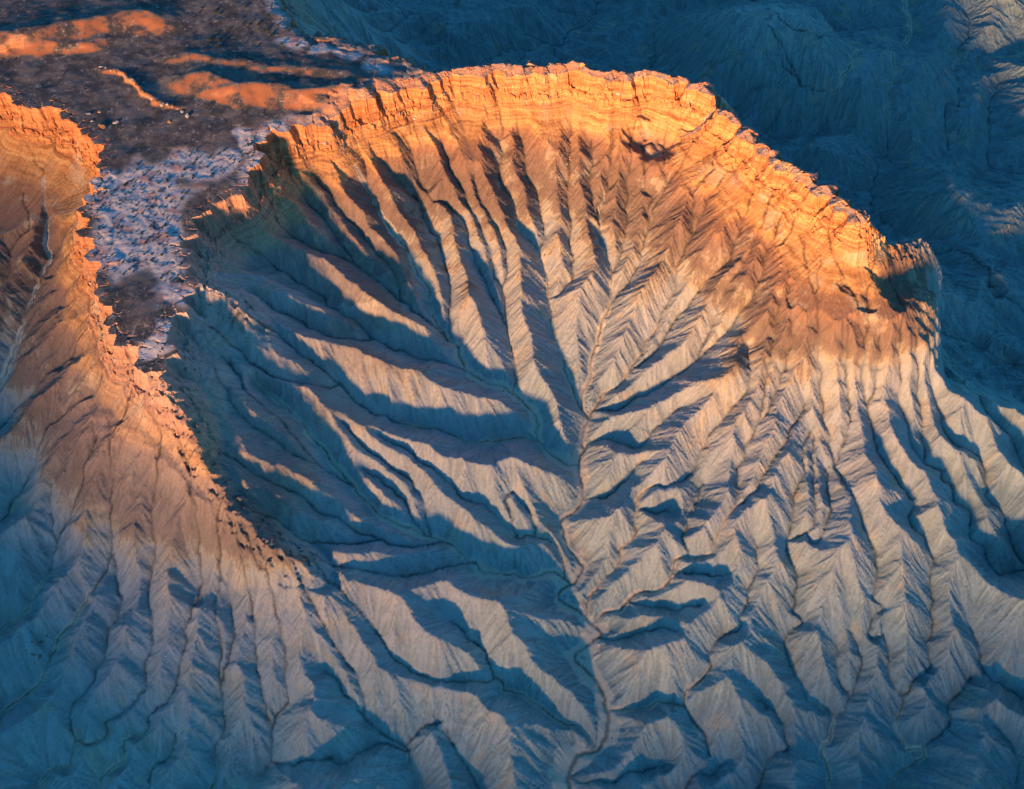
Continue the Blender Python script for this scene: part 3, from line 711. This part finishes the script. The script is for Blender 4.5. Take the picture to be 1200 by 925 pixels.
def place(name,mesh,x,y,size,label,cat,group,R,sink=.12,tilt=.25,zs=1.0):
    o = bpy.data.objects.new(name,mesh); COL.objects.link(o)
    o.location = (x,y,hz(x,y)-sink*size); o.scale = (size*R.uniform(.85,1.15),size*R.uniform(.85,1.15),size*zs)
    o.rotation_euler = (R.uniform(-tilt,tilt),R.uniform(-tilt,tilt),R.uniform(0,6.28))
    o['label'] = label; o['category'] = cat; o['kind'] = 'thing'
    if group: o['group'] = group
    return o
R = random.Random(4)
def train(pts, n, spread, smin, smax, kinds, label, group, z0=80, name='boulder', cat='boulder'):
    """rocks strewn along a line"""
    P_ = [spot(u,v,z0) for u,v in pts]; seg = [math.dist(P_[k],P_[k+1]) for k in range(len(P_)-1)]; L = sum(seg)
    for q in range(n):
        t = R.random()*L; k = 0
        while k<len(seg)-1 and t>seg[k]: t -= seg[k]; k += 1
        f = min(t/seg[k],1); x = P_[k][0]*(1-f)+P_[k+1][0]*f+R.gauss(0,spread); y = P_[k][1]*(1-f)+P_[k+1][1]*f+R.gauss(0,spread)
        s = smin+(smax-smin)*R.random()**2.6
        place(name,R.choice(ROCKS[R.choice(kinds)]),x,y,s,label,cat,group,R)
train([(662,166),(668,185),(667,205),(668,232)],58,2.0,.7,2.3,'rrg','reddish boulder in the straight gully full of rubble below the middle of the rim','boulders in the central rubble gully',100)
train([(590,144),(600,172),(614,200),(625,215)],22,1.4,.6,1.7,'ro','small orange boulder in the slanting gully left of the central rubble gully','boulders in the slanting gully',105)
train([(560,200),(572,225),(578,235)],14,2.4,.6,1.6,'ro','orange rock on the brown slope between two upper left gullies','rocks on the upper left slope',105)
train([(640,300),(645,345),(650,372),(655,412)],26,1.0,.5,1.7,'rg','rusty boulder in the stream line running down to the central fork','boulders in the middle stream line',60)
train([(699,418),(697,440),(692,458),(688,480),(684,500)],34,1.6,.5,1.7,'rgg','rubble boulder in the widening wash just above the central fork','boulders at the central fork',50)
train([(738,432),(725,450),(712,462),(700,480)],24,1.2,.5,1.5,'gg','grey brown boulder in the stony wash right of the central fork','boulders in the wash right of the fork',50)
train([(500,330),(508,370),(530,400),(545,425),(565,440)],36,1.3,.5,1.5,'gr','dusty boulder in the long left hand stream line below the ochre slopes','boulders in the left hand stream line',65)
train([(570,440),(590,458),(612,474),(628,500)],30,2.2,.5,1.7,'gr','grey brown rock on the gravel fan left of the central fork','rocks on the gravel fan',50)
train([(55,280),(45,330),(35,370),(20,420),(5,450)],70,4.0,.6,2.2,'gr','brown rock in the broad rubble gully by the left edge','rocks in the left edge rubble gully',90)
train([(62,742),(48,765),(44,775),(50,782)],22,2.6,.8,2.6,'gr','dark boulder in the pile jammed in the lower left ravine','boulders jammed in the lower left ravine',35)
train([(166,715),(170,740),(168,765)],12,1.3,.6,1.5,'gr','small dark rock in the ravine right of the lower left boulder pile','rocks in the next ravine',35)
train([(665,690),(700,745),(690,795),(714,840),(700,876)],40,3.0,.4,1.2,'gg','small stone on the pale bed of the winding main stream','stones on the main stream bed',25)
# slabs on the mesa soil
for (u,v,s,mk,lb) in [(104,134,5.5,'p','broad orange tipped slab, leftmost of the cluster on the dark mesa soil'),(117,131,3.6,'o','small orange slab at the top of the cluster on the dark mesa soil'),
    (120,149,6.0,'o','largest tan slab at the foot of the cluster on the dark mesa soil'),(136,144,5.0,'p','pale slab at the right end of the cluster on the dark mesa soil'),(108,142,2.4,'p','little pale stone between the slabs on the dark mesa soil'),
    (220,136,6.0,'p','pale flat slab alone on the mesa soil below the rock ledge'),(214,131,3.0,'p','small pale stone touching the lone flat slab on the mesa'),(199,143,3.6,'o','small orange stone left of the lone flat slab on the mesa')]:
    x,y = spot(u,v,150); place('flat_rock',ROCKS[mk][4 if s>4 else 2],x,y,s,lb,'flat rock',None,R,.05,.12,.8)
for k in range(16):
    u = 118+k*6; v = np.interp(u,[118,140,155,165,180,208],[80,84,94,108,119,127])
    x,y = spot(u,float(v)+R.uniform(-1.5,1.5),152)
    place('flat_rock',R.choice(ROCKS['p' if R.random()<.5 else 'o']),x,y,R.uniform(1.6,4.0),'tilted sunlit block in the broken rock ledge crossing the mesa soil','flat rock','blocks of the broken ledge',R,.1,.3,.8)
# fallen caprock on the ledges and talus under the rim
def ring(polypts, n, off, smin, smax, kinds, label, group, z=146, name='caprock_block', cat='rock block'):
    P_ = [tuple(map(float,ground(u,v,z))) for u,v in polypts]; seg = [math.dist(P_[k],P_[k+1]) for k in range(len(P_)-1)]; L = sum(seg)
    for q in range(n):
        t = (q+R.random())/n*L; k = 0
        while k<len(seg)-1 and t>seg[k]: t -= seg[k]; k += 1
        f = min(t/seg[k],1); ax_,ay_ = P_[k]; bx_,by_ = P_[k+1]; l = math.hypot(bx_-ax_,by_-ay_)+1e-6
        o = R.uniform(*off); x = ax_+(bx_-ax_)*f+(by_-ay_)/l*o; y = ay_+(by_-ay_)*f-(bx_-ax_)/l*o
        place(name,R.choice(ROCKS[R.choice(kinds)]),x,y,smin+(smax-smin)*R.random()**2,label,cat,group,R,.3,.35,R.uniform(.5,.85))
ring([(320,157),(345,150),(400,132),(440,118),(500,95),(560,84),(640,82),(700,86),(760,88),(826,112)],34,(4,11),1.0,4.0,'op','orange caprock block along the sunlit rim at the head of the amphitheatre','blocks along the head of the rim',z=148)
ring([(835,134),(865,158),(905,192),(945,224),(985,246),(1008,262)],30,(4,11),1.0,3.8,'o','bright orange block on the crumbling fin at the right end of the rim','blocks on the right hand fin')
ring([(222,262),(238,250),(262,240),(275,232),(290,205),(308,165)],20,(0,4),1.6,4.2,'op','tumbled orange block in the notch where the neck joins the rim','blocks in the notch of the rim')
ring([(93,270),(106,310),(121,352),(117,370),(121,392),(150,415),(178,440)],44,(0,6),1.3,3.8,'op','orange block on the broken western lip of the narrow neck','blocks on the western lip of the neck')
ring([(188,446),(205,480),(222,515),(238,540),(255,570)],70,(-5,7),.9,2.8,'o','sunlit orange rubble block on the ridge running down from the tip of the neck','rubble blocks down the ridge',138)
ring([(226,338),(240,336),(262,345),(285,368),(294,380)],26,(-3,4),1.2,3.2,'o','orange block on the small spur jutting east from the neck','blocks on the small spur',142)
ring([(0,112),(30,128),(70,136),(112,168),(122,188)],24,(0,6),1.4,4.0,'o','orange block under the lip of the western cliff','blocks under the western lip')
# shrubs on the pale cracked shelf
def shrub_mesh(seed):
    g = random.Random(seed); vs_ = []; fs = []
    for _ in range(150):
        a = g.uniform(0,6.28); r = g.random()**.5*.5; h = g.uniform(0,1)*(.62-r*.55)+.04
        c = (r*math.cos(a),r*math.sin(a),h); s = g.uniform(.05,.10)
        d = [g.gauss(0,1) for _ in range(3)]; e = [g.gauss(0,1) for _ in range(3)]
        k = len(vs_); vs_ += [tuple(c[i]+s*d[i]*.7 for i in range(3)),tuple(c[i]+s*e[i]*.7 for i in range(3)),tuple(c[i]-s*d[i]*.7 for i in range(3)),tuple(c[i]-s*e[i]*.7 for i in range(3))]
        fs.append((k,k+1,k+2,k+3))
    me = bpy.data.meshes.new('shrub'); me.from_pydata(vs_,[],fs); return me
t = NT('shrub_leaf'); t.link(t.mix(t.noise(3,2,t.pos()),(.035,.045,.025),(.075,.085,.045)),t.b.inputs['Base Color']); ML = t.m
SH = [shrub_mesh(k) for k in range(4)]
for m_ in SH: m_.materials.append(ML)
nsh = 0; tries = 0
while nsh<270 and tries<8000:
    tries += 1
    u = R.uniform(95,300); v = R.uniform(165,330)
    x,y = map(float,ground(u,v,150)); i = int((x-X0)/dx); j = int((y-Y0)/dx)
    if slab[j,i]<.6 or not m2[j,i] or din[j,i]<3: continue
    nsh += 1
    place('desert_shrub',R.choice(SH),x,y,R.uniform(.8,1.7),'small dark green shrub rooted in a crack of the pale rock shelf on the neck','shrub','shrubs dotting the pale rock shelf',R,.02,.1,1.0)
for k in range(30):
    u = R.uniform(230,420); v = R.uniform(8,60)
    x,y = map(float,ground(u,v,151)); i = int((x-X0)/dx); j = int((y-Y0)/dx)
    if not m2[j,i] or din[j,i]<6: continue
    place('desert_shrub',R.choice(SH),x,y,R.uniform(1.6,3.0),'dark shrub scattered on the dim mesa top behind the rim','shrub','shrubs on the far mesa top',R,.02,.1,1.0)
